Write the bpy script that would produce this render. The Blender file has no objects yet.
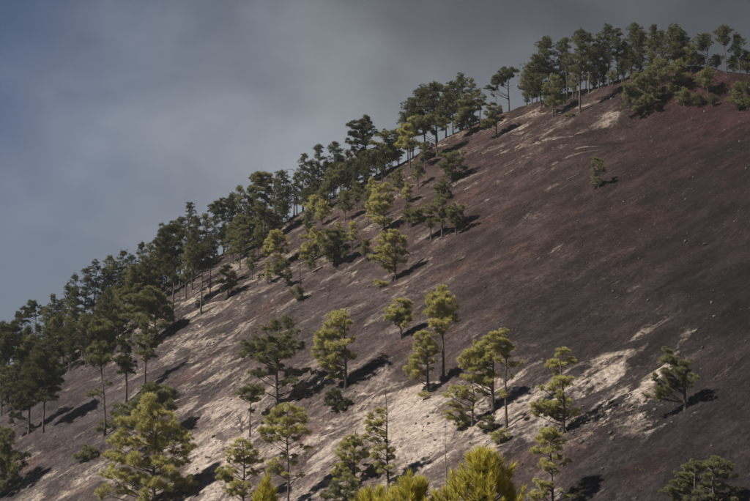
import bpy, math, random
import numpy as np

# ------------------------------------------------------------------ camera, sky, sun, exposure
scene = bpy.context.scene
F = 1500.0; CX = 375.0; CY = 250.5                     # focal length and centre in photo pixels (750 x 501)
PITCH = math.atan((420 - CY) / F)
cam_d = bpy.data.cameras.new('camera'); cam_d.sensor_width = 36; cam_d.lens = 36 * F / 750
cam_d.clip_start = 0.5; cam_d.clip_end = 20000
cam = bpy.data.objects.new('camera', cam_d); scene.collection.objects.link(cam)
cam.location = (0, 0, 0); cam.rotation_euler = (math.pi / 2 + PITCH, 0, 0)
scene.camera = cam
scene.render.resolution_x = 1024; scene.render.resolution_y = 684

SUN_AZ = math.atan2(-0.96, -0.28)                      # clockwise from +Y: from the left, a touch behind the camera
SUN_EL = math.radians(45)
sun_to = np.array([math.sin(SUN_AZ) * math.cos(SUN_EL), math.cos(SUN_AZ) * math.cos(SUN_EL), math.sin(SUN_EL)])
sd = bpy.data.lights.new('sun', 'SUN'); sd.energy = 5.0; sd.angle = math.radians(2.2); sd.color = (1.0, 0.93, 0.82)
sun = bpy.data.objects.new('sun', sd); scene.collection.objects.link(sun)
from mathutils import Vector, Matrix
sun.rotation_euler = Vector(tuple(sun_to)).to_track_quat('Z', 'Y').to_euler()
sun.location = (-60, 0, 120)

world = bpy.data.worlds.new('World'); scene.world = world; world.use_nodes = True
def build_world():
    nt = world.node_tree; nt.nodes.clear(); N = nt.nodes.new; L = nt.links.new
    out = N('ShaderNodeOutputWorld'); bg = N('ShaderNodeBackground'); bg.inputs[1].default_value = 0.05
    sky = N('ShaderNodeTexSky'); sky.sky_type = 'NISHITA'; sky.sun_disc = False
    sky.sun_elevation = SUN_EL; sky.sun_rotation = SUN_AZ; sky.altitude = 2200; sky.air_density = 0.42; sky.dust_density = 0.0; sky.ozone_density = 1.3
    tc = N('ShaderNodeTexCoord')
    # a bank of thin grey cloud with a ragged diagonal edge, blue sky left of it
    dot = N('ShaderNodeVectorMath'); dot.operation = 'DOT_PRODUCT'; L(tc.outputs['Generated'], dot.inputs[0])
    dot.inputs[1].default_value = (0.80, 0.0, -0.45)
    def noise(scale, detail, rough, dist, loc, stretch=(1, 1, 1)):
        m = N('ShaderNodeMapping'); m.inputs['Location'].default_value = loc; m.inputs['Scale'].default_value = stretch
        m.inputs['Rotation'].default_value = (0, math.radians(-28), 0)
        L(tc.outputs['Generated'], m.inputs[0])
        n = N('ShaderNodeTexNoise'); n.inputs['Scale'].default_value = scale; n.inputs['Detail'].default_value = detail
        n.inputs['Roughness'].default_value = rough; n.inputs['Distortion'].default_value = dist
        L(m.outputs[0], n.inputs[0]); return n.outputs[0]
    def math_(op, a, b=None, c=None):
        n = N('ShaderNodeMath'); n.operation = op
        for i, v in enumerate((a, b, c)):
            if v is None: continue
            if isinstance(v, (int, float)): n.inputs[i].default_value = v
            else: L(v, n.inputs[i])
        return n.outputs[0]
    def mapr(v, a, b, c, d, smooth=True):
        n = N('ShaderNodeMapRange'); n.interpolation_type = 'SMOOTHSTEP' if smooth else 'LINEAR'
        L(v, n.inputs[0])
        for i, k in enumerate((a, b, c, d)): n.inputs[i + 1].default_value = k
        return n.outputs[0]
    n1 = noise(4.0, 5, 0.5, 0.2, (0.3, 0.1, 0.7), (1, 1, 1.3))
    n2 = noise(11.0, 5, 0.5, 0.3, (1.3, 0.4, 0.2), (1, 1, 1.5))
    edge = math_('ADD', dot.outputs['Value'], math_('MULTIPLY', math_('SUBTRACT', n1, 0.5), 0.20))
    edge = math_('ADD', edge, math_('MULTIPLY', math_('SUBTRACT', n2, 0.5), 0.08))
    cov = mapr(edge, -0.35, -0.10, 0.04, 0.97)
    tone = mapr(math_('ADD', math_('MULTIPLY', n1, 0.55), math_('MULTIPLY', n2, 0.45)), 0.34, 0.66, 0.72, 1.22)
    # the bank thickens and greys upwards and to the right
    dk = N('ShaderNodeVectorMath'); dk.operation = 'DOT_PRODUCT'; L(tc.outputs['Generated'], dk.inputs[0]); dk.inputs[1].default_value = (0.5, 0.0, 1.0)
    tone = math_('MULTIPLY', tone, mapr(dk.outputs['Value'], 0.08, 0.42, 1.5, 0.36))
    tone = math_('MULTIPLY', tone, mapr(dk.outputs['Value'], -0.12, 0.12, 0.25, 1.0))
    cc = N('ShaderNodeVectorMath'); cc.operation = 'SCALE'; cc.inputs[0].default_value = (2.72, 2.94, 3.24); L(tone, cc.inputs[3])
    mix = N('ShaderNodeMix'); mix.data_type = 'RGBA'
    L(cov, mix.inputs[0]); L(sky.outputs[0], mix.inputs[6]); L(cc.outputs[0], mix.inputs[7])
    L(mix.outputs[2], bg.inputs[0]); L(bg.outputs[0], out.inputs[0])
build_world()
vs = scene.view_settings; vs.view_transform = 'Standard'; vs.look = 'None'; vs.gamma = 1; vs.use_curve_mapping = False
vs.exposure = 0.52

# ------------------------------------------------------------------ helpers
C = scene.collection
rng = np.random.default_rng(11); random.seed(11)
cp_, sp_ = math.cos(PITCH), math.sin(PITCH)
def project(x, y, z):
    d = y * cp_ + z * sp_; up = -y * sp_ + z * cp_
    return CX + F * x / d, CY - F * up / d, d
def ray(u, v):
    a = (u - CX) / F; b = (CY - v) / F
    return np.array([a, cp_ - b * sp_, sp_ + b * cp_])
def h2(ix, iy, s):
    n = (ix.astype(np.int64) * 374761393 + iy.astype(np.int64) * 668265263 + s * 1442695041) & 0xffffffff
    n = ((n ^ (n >> 13)) * 1274126177) & 0xffffffff
    return ((n ^ (n >> 16)) & 0xffff) / 65535.0
def vn(x, y, s=0):
    x = np.asarray(x, float); y = np.asarray(y, float)
    ix = np.floor(x); iy = np.floor(y); fx = x - ix; fy = y - iy
    fx = fx**3 * (fx * (fx * 6 - 15) + 10); fy = fy**3 * (fy * (fy * 6 - 15) + 10)
    a = h2(ix, iy, s); b = h2(ix + 1, iy, s); c = h2(ix, iy + 1, s); d = h2(ix + 1, iy + 1, s)
    return (a + (b - a) * fx + (c - a) * fy + (a - b - c + d) * fx * fy) * 2 - 1
def smin(a, b, k):
    h = np.clip(.5 + .5 * (b - a) / k, 0, 1); return b + (a - b) * h - k * h * (1 - h)
def sstep(x, a, b):
    t = np.clip((x - a) / (b - a), 0, 1); return t * t * (3 - 2 * t)
RX = [-129.6, -100.8, -72.0, -69.5, -59.5, -41.9, -15.7, -8.6, 6.7, 14.4, 22.1, 24.0, 35.5, 43.2, 48.0, 50.9, 62.4, 72.0, 100.8, 139.2]
RH = [-36.83, -17.59, 2.55, 8.2, 14.11, 27.23, 41.43, 44.57, 53.47, 59.35, 62.6, 63.3, 62.6, 62.66, 63.65, 64.57, 54.39, 48.39, 46.0, 40.0]
def ground_z(x, y):
    x = np.asarray(x, float); y = np.asarray(y, float)
    front = -88.9 + .5 * x + .47 * y
    front = front + .9 * vn(x / 31, y / 31, 1) + .45 * vn(x / 13, y / 13, 2)
    front = front - 5.0 * np.exp(-((y - 251 + .15 * (x - 50)) / 9)**2) * sstep(x, 28, 46)
    rel = y - 288
    back = np.interp(x, RX, RH) - .22 * rel - .008 * np.maximum(rel, 0)**2 * (rel < 60) - (rel >= 60) * (28.8 + .9 * (rel - 60)) + .5 * vn(x / 17, y / 17, 3)
    z = smin(front, back, 4.0)
    near = -1.75 - .21 * y + .4 * vn(x / 9, y / 9, 5)
    z = -smin(-z, -near, 6.0)
    return -smin(-z, 130 + 0 * z, 20.)
def hit(u, v, t0=120.0):
    """point of the hillside seen at a photo pixel; above the skyline: the ground just behind the ridge"""
    d = ray(u, v); t = np.arange(t0, 330, .25)
    P = d[None, :] * t[:, None]; gap = P[:, 2] - ground_z(P[:, 0], P[:, 1])
    below = np.where(gap <= 0)[0]
    i = below[0] if len(below) else int(np.argmin(gap[:760]))
    p = P[i].copy(); p[2] = float(ground_z(p[0], p[1])); return p

def leaf_attrs(T): return {'tone': ('FLOAT', T[0]), 'outn': ('FLOAT_VECTOR', T[1])}
def make_mesh(name, verts, faces, mats=(), smooth=False, attrs=None):
    """verts (n,3); faces: one int array (m,k) or a list of them"""
    me = bpy.data.meshes.new(name)
    if not isinstance(faces, (list, tuple)): faces = [faces]
    verts = np.ascontiguousarray(verts, np.float32)
    me.vertices.add(len(verts)); me.vertices.foreach_set('co', verts.ravel())
    lens = np.concatenate([np.full(len(f), f.shape[1], np.int32) for f in faces if len(f)])
    idx = np.concatenate([f.ravel() for f in faces if len(f)]).astype(np.int32)
    starts = np.concatenate([[0], np.cumsum(lens)[:-1]]).astype(np.int32)
    me.loops.add(len(idx)); me.loops.foreach_set('vertex_index', idx)
    me.polygons.add(len(lens)); me.polygons.foreach_set('loop_start', starts); me.polygons.foreach_set('loop_total', lens)
    if smooth: me.polygons.foreach_set('use_smooth', np.ones(len(lens), bool))
    for k, (typ, arr) in (attrs or {}).items():
        a = me.attributes.new(k, typ, 'POINT')
        a.data.foreach_set({'FLOAT_COLOR': 'color', 'FLOAT_VECTOR': 'vector'}.get(typ, 'value'), np.ascontiguousarray(arr, np.float32).ravel())
    me.update(calc_edges=True)
    for m in mats: me.materials.append(m)
    return me
def link(name, data, parent=None, **props):
    o = bpy.data.objects.new(name, data); C.objects.link(o)
    if parent is not None: o.parent = parent
    for k, v in props.items(): o[k] = v
    return o

class NT:
    def __init__(self, name):
        self.m = bpy.data.materials.new(name); self.m.use_nodes = True
        self.nt = self.m.node_tree; self.nt.nodes.clear(); self.out = self.n('ShaderNodeOutputMaterial')
    def n(self, t): return self.nt.nodes.new(t)
    def l(self, a, b): self.nt.links.new(a, b)
    def setv(self, inp, v):
        if hasattr(v, 'is_output'): self.l(v, inp)
        else: inp.default_value = v
    def math(self, op, a, b=0.0, clamp=False):
        n = self.n('ShaderNodeMath'); n.operation = op; n.use_clamp = clamp
        self.setv(n.inputs[0], a); self.setv(n.inputs[1], b); return n.outputs[0]
    def mapr(self, v, a, b, c=0.0, d=1.0):
        n = self.n('ShaderNodeMapRange'); n.interpolation_type = 'SMOOTHSTEP'; self.l(v, n.inputs[0])
        for i, k in enumerate((a, b, c, d)): self.setv(n.inputs[i + 1], k)
        return n.outputs[0]
    def noise(self, vec, scale, detail=4, rough=.55, dist=0.0):
        n = self.n('ShaderNodeTexNoise'); self.l(vec, n.inputs[0]); n.inputs['Scale'].default_value = scale
        n.inputs['Detail'].default_value = detail; n.inputs['Roughness'].default_value = rough; n.inputs['Distortion'].default_value = dist
        return n.outputs[0]
    def mapping(self, vec, rz=0.0, sc=(1, 1, 1), loc=(0, 0, 0)):
        n = self.n('ShaderNodeMapping'); self.l(vec, n.inputs[0]); n.inputs['Rotation'].default_value = (0, 0, rz)
        n.inputs['Scale'].default_value = sc; n.inputs['Location'].default_value = loc; return n.outputs[0]
    def mix(self, f, a, b, mode='MIX'):
        n = self.n('ShaderNodeMix'); n.data_type = 'RGBA'; n.blend_type = mode
        self.setv(n.inputs[0], f); self.setv(n.inputs[6], a); self.setv(n.inputs[7], b); return n.outputs[2]
    def attr(self, name):
        n = self.n('ShaderNodeAttribute'); n.attribute_name = name; return n

# ------------------------------------------------------------------ materials
def mat_ground():
    t = NT('volcanic_cinder_ground')
    g = t.n('ShaderNodeTexCoord').outputs['Object']
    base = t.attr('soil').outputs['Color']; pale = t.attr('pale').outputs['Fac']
    A = math.radians(-12)
    st = t.mapping(t.mapping(g, rz=A), sc=(.13, .27, .2))
    st2 = t.mapping(t.mapping(g, rz=A), sc=(.55, .85, .6), loc=(3, 7, 0))
    n1 = t.noise(st, 1.0, 7, .62, .9)
    n2 = t.noise(st2, 1.0, 6, .66, .9)
    n3 = t.noise(g, 2.2, 5, .65)
    n4 = t.noise(g, 9.0, 3, .7)
    f = t.math('ADD', t.math('MULTIPLY', n1, .74), t.math('MULTIPLY', n2, .19))
    f = t.math('ADD', f, t.math('MULTIPLY', n3, .13))
    # pale ash shows where the noise passes a threshold set by the ground zone
    thr = t.math('SUBTRACT', .70, t.math('MULTIPLY', pale, .30))
    soft = t.mapr(t.noise(g, .35, 3, .5), .35, .65, .04, .16)
    m = t.mapr(t.math('SUBTRACT', f, thr), t.math('MULTIPLY', soft, -.5), soft)
    m = t.math('MULTIPLY', m, t.mapr(n3, .3, .6, .72, 1.0))
    m = t.math('MULTIPLY', m, t.mapr(pale, .0, .30, .15, 1.0))
    # soil tone variation
    hue = t.mapr(t.noise(t.mapping(t.mapping(g, rz=A), sc=(.05, .13, .1)), 1.0, 5, .6, .3), .3, .7, .72, 1.35)
    fine = t.mapr(t.math('ADD', t.math('MULTIPLY', n3, .6), t.math('MULTIPLY', n4, .4)), .34, .66, .48, 1.55)
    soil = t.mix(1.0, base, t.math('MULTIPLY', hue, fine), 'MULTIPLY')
    stk = t.noise(t.mapping(t.mapping(g, rz=A), sc=(.45, 1.3, .6), loc=(1, 4, 0)), 1.0, 6, .7, 1.2)
    soil = t.mix(1.0, soil, t.mapr(stk, .36, .64, .80, 1.22), 'MULTIPLY')
    blot = t.noise(t.mapping(t.mapping(g, rz=A), sc=(.22, .34, .3), loc=(2, 8, 0)), 1.0, 6, .7, .6)
    soil = t.mix(1.0, soil, t.mapr(blot, .38, .62, .66, 1.3), 'MULTIPLY')
    rust = t.mapr(t.noise(t.mapping(g, sc=(.09, .12, .1), loc=(5, 1, 2)), 1.0, 5, .6), .52, .72, 0, .5)
    soil = t.mix(rust, soil, t.mix(1.0, soil, (1.45, .92, .78, 1), 'MULTIPLY'))
    ash = t.mix(t.mapr(n2, .3, .7), (.22, .182, .158, 1), (.385, .325, .282, 1))
    ash = t.mix(t.mapr(t.noise(g, .25, 4, .6), .45, .7, 0, .55), ash, (.25, .175, .125, 1))
    ash = t.mix(1.0, ash, t.mapr(pale, .2, .72, .50, 1.12), 'MULTIPLY')  # ash dimmed where little lies open: upper-slope shade put into its colour
    ash = t.mix(1.0, ash, t.mapr(fine, .6, 1.4, .78, 1.2), 'MULTIPLY')
    scr = t.mapr(t.noise(t.mapping(t.mapping(g, rz=A), sc=(.22, 1.6, .5), loc=(9, 2, 0)), 1.0, 7, .66, .5), .635, .70, 0, .55)
    scr = t.math('MULTIPLY', scr, t.mapr(pale, .02, .15))
    col = t.mix(m, t.mix(scr, soil, (.17, .135, .115, 1)), ash)
    # stones as specks
    v = t.n('ShaderNodeTexVoronoi'); v.inputs['Scale'].default_value = 1.9; t.l(g, v.inputs[0])
    speck = t.math('MULTIPLY', t.mapr(v.outputs['Distance'], .16, .07), t.mapr(v.outputs['Color'], .72, .74))
    col = t.mix(t.math('MULTIPLY', speck, .55), col, (.12, .10, .09, 1))
    bump = t.n('ShaderNodeBump'); bump.inputs['Strength'].default_value = .9; bump.inputs['Distance'].default_value = .35
    hgt = t.math('ADD', t.math('ADD', t.math('MULTIPLY', n3, .9), t.math('MULTIPLY', n4, .35)), t.math('MULTIPLY', m, -.22))
    hgt = t.math('ADD', hgt, t.math('MULTIPLY', n2, .7)); hgt = t.math('ADD', hgt, t.math('MULTIPLY', speck, .3))
    t.l(hgt, bump.inputs['Height'])
    b = t.n('ShaderNodeBsdfPrincipled'); b.inputs['Roughness'].default_value = .95; b.inputs['Specular IOR Level'].default_value = .15
    t.l(col, b.inputs['Base Color']); t.l(bump.outputs[0], b.inputs['Normal']); t.l(b.outputs[0], t.out.inputs[0])
    return t.m
def mat_needles(name, a, b, tr):
    """a, b: the two ends of the needle colour; tr: colour of light passing through"""
    t = NT(name)
    tone = t.attr('tone').outputs['Fac']
    oi = t.n('ShaderNodeObjectInfo').outputs['Random']
    col = t.mix(t.math('ADD', t.math('MULTIPLY', tone, .8), t.math('MULTIPLY', oi, .2)), a, b)
    vt = t.n('ShaderNodeVectorTransform'); vt.vector_type = 'NORMAL'; vt.convert_from = 'OBJECT'; vt.convert_to = 'WORLD'
    t.l(t.attr('outn').outputs['Vector'], vt.inputs[0])             # a spray of needles scatters light about its shoot
    gm = t.n('ShaderNodeNewGeometry'); vm = t.n('ShaderNodeMix'); vm.data_type = 'VECTOR'; vm.inputs[0].default_value = .28
    t.l(gm.outputs['Normal'], vm.inputs[4]); t.l(vt.outputs[0], vm.inputs[5])
    nn = t.n('ShaderNodeVectorMath'); nn.operation = 'NORMALIZE'; t.l(vm.outputs[1], nn.inputs[0])
    d = t.n('ShaderNodeBsdfDiffuse'); t.l(col, d.inputs[0]); t.l(nn.outputs[0], d.inputs['Normal'])
    x = t.n('ShaderNodeBsdfTranslucent'); t.l(t.mix(.5, col, tr), x.inputs[0]); t.l(nn.outputs[0], x.inputs['Normal'])
    gl = t.n('ShaderNodeBsdfGlossy'); gl.inputs['Roughness'].default_value = .65; gl.inputs[0].default_value = (.9, .9, .8, 1)
    m1 = t.n('ShaderNodeMixShader'); m1.inputs[0].default_value = .46; t.l(d.outputs[0], m1.inputs[1]); t.l(x.outputs[0], m1.inputs[2])
    m2 = t.n('ShaderNodeMixShader'); m2.inputs[0].default_value = .02; t.l(m1.outputs[0], m2.inputs[1]); t.l(gl.outputs[0], m2.inputs[2])
    t.l(m2.outputs[0], t.out.inputs[0]); return t.m
def mat_bark(name, a, b):
    t = NT(name); g = t.n('ShaderNodeTexCoord').outputs['Object']
    n = t.noise(t.mapping(g, sc=(5, 5, 1.6)), 1.0, 5, .65, .3)
    p = t.n('ShaderNodeBsdfPrincipled'); p.inputs['Roughness'].default_value = .9
    t.l(t.mix(t.mapr(n, .35, .65), a, b), p.inputs['Base Color'])
    bp = t.n('ShaderNodeBump'); bp.inputs['Strength'].default_value = .8; bp.inputs['Distance'].default_value = .05
    t.l(n, bp.inputs['Height']); t.l(bp.outputs[0], p.inputs['Normal']); t.l(p.outputs[0], t.out.inputs[0]); return t.m
def mat_stone():
    t = NT('loose_lava_stone'); g = t.n('ShaderNodeTexCoord').outputs['Object']
    n = t.noise(g, .9, 4, .6)
    p = t.n('ShaderNodeBsdfPrincipled'); p.inputs['Roughness'].default_value = .95
    t.l(t.mix(t.mapr(n, .35, .65), (.03, .026, .025, 1), (.10, .084, .075, 1)), p.inputs['Base Color'])
    t.l(p.outputs[0], t.out.inputs[0]); return t.m
M_GROUND = mat_ground()
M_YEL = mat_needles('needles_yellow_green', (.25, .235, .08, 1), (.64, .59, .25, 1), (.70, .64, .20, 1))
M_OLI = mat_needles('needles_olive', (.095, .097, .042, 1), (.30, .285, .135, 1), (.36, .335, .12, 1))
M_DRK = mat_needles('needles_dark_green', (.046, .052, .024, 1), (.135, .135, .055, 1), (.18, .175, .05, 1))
M_TIP = mat_needles('needles_bright_young', (.20, .18, .03, 1), (.68, .58, .11, 1), (.74, .64, .09, 1))
M_BARK = mat_bark('pine_bark', (.035, .028, .026, 1), (.12, .095, .082, 1))
M_CHAR = mat_bark('charred_dead_wood', (.018, .016, .016, 1), (.07, .06, .055, 1))
M_GREY = mat_bark('weathered_grey_wood', (.10, .088, .08, 1), (.24, .215, .195, 1))
M_STONE = mat_stone()
FOL = {'y': M_YEL, 'o': M_OLI, 'd': M_DRK}

# ------------------------------------------------------------------ the hillside
def axis(lo, hi, step, far, grow=1.22):
    a = list(np.arange(lo, hi + .01, step)); s = step
    r = [hi]; 
    while r[-1] < far: s *= grow; r.append(r[-1] + s)
    s = step; l = [lo]
    while l[-1] > -far: s *= grow; l.append(l[-1] - s)
    return np.array(l[:0:-1] + a + r[1:])
def fall_coords(x, y, ang=math.radians(12)):
    return x * math.cos(ang) + y * math.sin(ang), -x * math.sin(ang) + y * math.cos(ang)
def relief(x, y):
    s, t = fall_coords(x, y)
    r = .50 * vn(s / 7.5, t / 3.0, 21) + .22 * vn(s / 3.1, t / 1.3, 22) + .10 * vn(x / 1.5, y / 1.5, 23) + .06 * vn(x / .8, y / .8, 24)
    return r
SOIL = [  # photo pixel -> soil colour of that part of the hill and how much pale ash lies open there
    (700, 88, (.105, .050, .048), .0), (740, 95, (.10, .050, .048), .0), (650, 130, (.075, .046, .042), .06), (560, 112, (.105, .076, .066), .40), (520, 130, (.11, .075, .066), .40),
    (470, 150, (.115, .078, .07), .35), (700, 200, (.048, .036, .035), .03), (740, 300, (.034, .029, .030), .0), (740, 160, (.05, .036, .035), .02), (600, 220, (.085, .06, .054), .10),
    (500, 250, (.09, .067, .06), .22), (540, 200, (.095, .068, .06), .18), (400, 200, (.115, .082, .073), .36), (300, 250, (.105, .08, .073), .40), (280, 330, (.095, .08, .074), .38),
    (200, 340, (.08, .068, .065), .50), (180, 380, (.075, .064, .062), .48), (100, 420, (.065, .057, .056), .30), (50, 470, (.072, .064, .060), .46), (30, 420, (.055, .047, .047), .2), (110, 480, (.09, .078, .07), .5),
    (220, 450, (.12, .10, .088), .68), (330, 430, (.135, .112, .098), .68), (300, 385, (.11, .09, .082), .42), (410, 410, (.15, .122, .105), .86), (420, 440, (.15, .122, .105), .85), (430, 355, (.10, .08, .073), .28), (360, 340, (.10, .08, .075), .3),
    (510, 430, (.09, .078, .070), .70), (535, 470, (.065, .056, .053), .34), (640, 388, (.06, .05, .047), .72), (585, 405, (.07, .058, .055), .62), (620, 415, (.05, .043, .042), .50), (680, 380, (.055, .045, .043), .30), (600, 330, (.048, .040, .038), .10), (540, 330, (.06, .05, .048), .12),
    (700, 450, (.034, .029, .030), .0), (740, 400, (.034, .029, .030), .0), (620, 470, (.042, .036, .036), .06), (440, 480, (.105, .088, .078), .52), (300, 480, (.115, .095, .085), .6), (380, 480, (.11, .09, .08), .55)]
def soil_shade(u, v):                                               # cinder dimmed further: shade over the upper and right slope painted into its colour
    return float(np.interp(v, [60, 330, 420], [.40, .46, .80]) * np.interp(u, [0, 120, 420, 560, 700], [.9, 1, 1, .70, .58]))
SOIL = [(u, v, tuple(k * soil_shade(u, v) * q for k, q in zip(c, (1.04, .95, 1.0))), p) for u, v, c, p in SOIL]
def build_ground():
    xs = axis(-100, 100, .5, 1100); ys = axis(112, 312, .5, 1100)
    X, Y = np.meshgrid(xs, ys); Zg = ground_z(X, Y)
    w = sstep(Y, 60, 120) * (1 - sstep(np.abs(X), 150, 220)) * (1 - sstep(Y, 330, 380))
    Zg = Zg + relief(X, Y) * w * .8
    u, v, d = project(X, Y, Zg)
    vis = (d > 20)
    u = np.where(vis, np.clip(u, -100, 850), 375); v = np.where(vis, np.clip(v, 60, 560), 520)
    u = u + 18 * vn(X / 9, Y / 9, 31) + 8 * vn(X / 3, Y / 3, 32); v = v + 12 * vn(X / 9, Y / 9, 33) + 6 * vn(X / 3, Y / 3, 34)
    W = 0; col = 0; pal = 0
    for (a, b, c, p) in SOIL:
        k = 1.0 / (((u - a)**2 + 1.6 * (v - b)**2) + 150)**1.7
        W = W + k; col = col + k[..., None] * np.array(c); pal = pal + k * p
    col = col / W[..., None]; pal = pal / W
    ny, nx = X.shape
    verts = np.stack([X, Y, Zg], -1).reshape(-1, 3)
    i = np.arange(ny * nx).reshape(ny, nx)
    faces = np.stack([i[:-1, :-1], i[:-1, 1:], i[1:, 1:], i[1:, :-1]], -1).reshape(-1, 4)
    rgba = np.concatenate([col.reshape(-1, 3), np.ones((nx * ny, 1))], 1)
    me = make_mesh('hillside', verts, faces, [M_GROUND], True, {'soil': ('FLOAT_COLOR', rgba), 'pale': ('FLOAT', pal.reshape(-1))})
    o = link('hillside', me, kind='structure', label='steep volcanic hillside of dark cinder with pale ash patches')
build_ground()
def gz(x, y):
    return float(ground_z(x, y) + relief(np.array([x]), np.array([y]))[0] * .8)

def build_stones():
    V = []; Fc = []; k = 0
    cube = np.array([[-1, -1, -1], [1, -1, -1], [1, 1, -1], [-1, 1, -1], [-1, -1, 1], [1, -1, 1], [1, 1, 1], [-1, 1, 1]], float)
    q = np.array([[0, 3, 2, 1], [4, 5, 6, 7], [0, 1, 5, 4], [1, 2, 6, 5], [2, 3, 7, 6], [3, 0, 4, 7]])
    n = 6000
    u = rng.uniform(-20, 770, n * 3); v = rng.uniform(90, 530, n * 3)
    # spread over the ground itself
    x = rng.uniform(-80, 85, n * 3); y = rng.uniform(130, 290, n * 3)
    z = ground_z(x, y); uu, vv, d = project(x, y, z)
    ok = (uu > -20) & (uu < 770) & (vv < 530)
    x, y = x[ok][:n], y[ok][:n]
    clus = vn(x / 6, y / 6, 41)
    keep = rng.random(len(x)) < .35 + .65 * (clus > .15); x, y = x[keep], y[keep]
    z = ground_z(x, y) + relief(x, y) * .8
    s = .04 + .04 * rng.exponential(1.0, len(x)); s = np.minimum(s, .26)
    # a rough ledge of larger blocks on the right of the pale ash
    bx, by, bs = [], [], []
    for i in range(240):
        f = random.random(); hp = hit(556 + 104 * f + random.gauss(0, 11), 434 - 26 * f + random.gauss(0, 9)); bx.append(hp[0]); by.append(hp[1]); bs.append(min(.06 + random.expovariate(1 / .06), .3))
    bx, by = np.array(bx), np.array(by); x = np.concatenate([x, bx]); y = np.concatenate([y, by]); s = np.concatenate([s, bs]); z = np.concatenate([z, ground_z(bx, by) + relief(bx, by) * .8])
    for i in range(len(x)):
        c = cube * (1 + rng.uniform(-.4, .25, (8, 3))) * np.array([1, rng.uniform(.6, 1), rng.uniform(.45, .8)]) * s[i]
        c[4:, :2] *= .7
        a = rng.uniform(0, 6.28); ca, sa = math.cos(a), math.sin(a)
        c = np.stack([c[:, 0] * ca - c[:, 1] * sa, c[:, 0] * sa + c[:, 1] * ca, c[:, 2]], 1) + np.array([x[i], y[i], z[i] + s[i] * .15])
        V.append(c); Fc.append(q + k); k += 8
    me = make_mesh('loose_stones', np.concatenate(V), np.concatenate(Fc), [M_STONE])
    link('loose_stones', me, kind='stuff', label='loose lava stones scattered over the cinder slope', category='stones')
build_stones()

# ------------------------------------------------------------------ pines
def tube(path, rad, n=7, cap=True):
    path = np.asarray(path, float); m = len(path); rad = np.asarray(rad, float)
    tg = np.gradient(path, axis=0); tg /= np.linalg.norm(tg, axis=1)[:, None] + 1e-9
    ref = np.where(np.abs(tg[:, 2:3]) > .9, np.array([[1., 0, 0]]), np.array([[0, 0, 1.]]))
    if abs(tg[:, 2]).mean() > .6: ref = np.tile([[1., 0, 0]], (m, 1))
    else: ref = np.tile([[0, 0, 1.]], (m, 1))
    A = np.cross(tg, ref); A /= np.linalg.norm(A, axis=1)[:, None] + 1e-9; B = np.cross(tg, A)
    an = np.arange(n) * 2 * math.pi / n
    V = path[:, None, :] + rad[:, None, None] * (np.cos(an)[None, :, None] * A[:, None, :] + np.sin(an)[None, :, None] * B[:, None, :])
    i = np.arange(m * n).reshape(m, n); j = np.roll(i, -1, 1)
    q = np.stack([i[:-1], j[:-1], j[1:], i[1:]], -1).reshape(-1, 4)
    return V.reshape(-1, 3), q
def join(parts):
    V = []; Q = []; k = 0
    for v, q in parts: V.append(v); Q.append(q + k); k += len(v)
    return np.concatenate(V), np.concatenate(Q)

def blades(cent, dirs, length, width, tone, outn):
    """one slim triangle per needle bundle"""
    n = len(cent)
    r = rng.normal(size=(n, 3)); s = np.cross(dirs, r); s /= np.linalg.norm(s, axis=1)[:, None] + 1e-9
    a = cent - s * width[:, None] * .5; b = cent + s * width[:, None] * .5
    droop = np.zeros((n, 3)); droop[:, 2] = -.18 * length
    c = cent + dirs * length[:, None] + droop * rng.uniform(0, 1, (n, 1))
    V = np.stack([a, b, c], 1).reshape(-1, 3); Fc = np.arange(3 * n).reshape(n, 3)
    return V, Fc, (np.repeat(tone, 3), np.repeat(outn, 3, 0))
def unit(v): return v / (np.linalg.norm(v, axis=1)[:, None] + 1e-9)
def clump_geo(r, tufts, per, flat=.72, ln=.30, wd=.055):
    """a puff of needle tufts, radius r: tufts on shoots over a lumpy ellipsoid"""
    ns = 9
    sub = unit(rng.normal(size=(ns, 3))) * rng.uniform(.35, 1.05, (ns, 1))     # a clump is a handful of shoots' puffs with gaps between
    sr = rng.uniform(.18, .42, ns)
    d = unit(rng.normal(size=(tufts, 3))); d[:, 2] = np.where(d[:, 2] < -.35, -d[:, 2], d[:, 2])
    k = rng.integers(0, ns, tufts)
    p = sub[k] + d * (rng.uniform(.15, 1, tufts)**.5 * sr[k])[:, None]
    p[:, 2] *= flat
    out = unit(d * .8 + unit(p + 1e-6) * .5 + np.array([0, 0, .45]))
    tt = np.clip(.5 + .2 * rng.normal(size=tufts) + (.2 * rng.normal(size=ns))[k], 0, 1)
    cent = np.repeat(p, per, 0); o = np.repeat(out, per, 0)
    dirs = unit(o + .75 * rng.normal(size=o.shape))
    L = ln * rng.uniform(.7, 1.25, len(cent)); Wd = wd * rng.uniform(.7, 1.3, len(cent))
    V, Fc, T = blades(cent, dirs, L, Wd, np.repeat(tt, per) + .12 * rng.normal(size=len(cent)), np.repeat(unit(d * .6 + p * .8 + np.array([0, 0, .35])), per, 0))
    return V * r, Fc, T
LIB = {}
for key, m in (('y', M_YEL), ('o', M_OLI), ('d', M_DRK)):
    LIB[key] = []
LIBGEO = [clump_geo(1.0, 190, 13, flat=random.uniform(.5, .85), ln=.37, wd=.036) for _ in range(9)]
for key in LIB:
    for i, (V, Fc, T) in enumerate(LIBGEO):
        LIB[key].append(make_mesh('needle_clump', V, Fc, [FOL[key]], False, leaf_attrs(T)))

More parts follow.
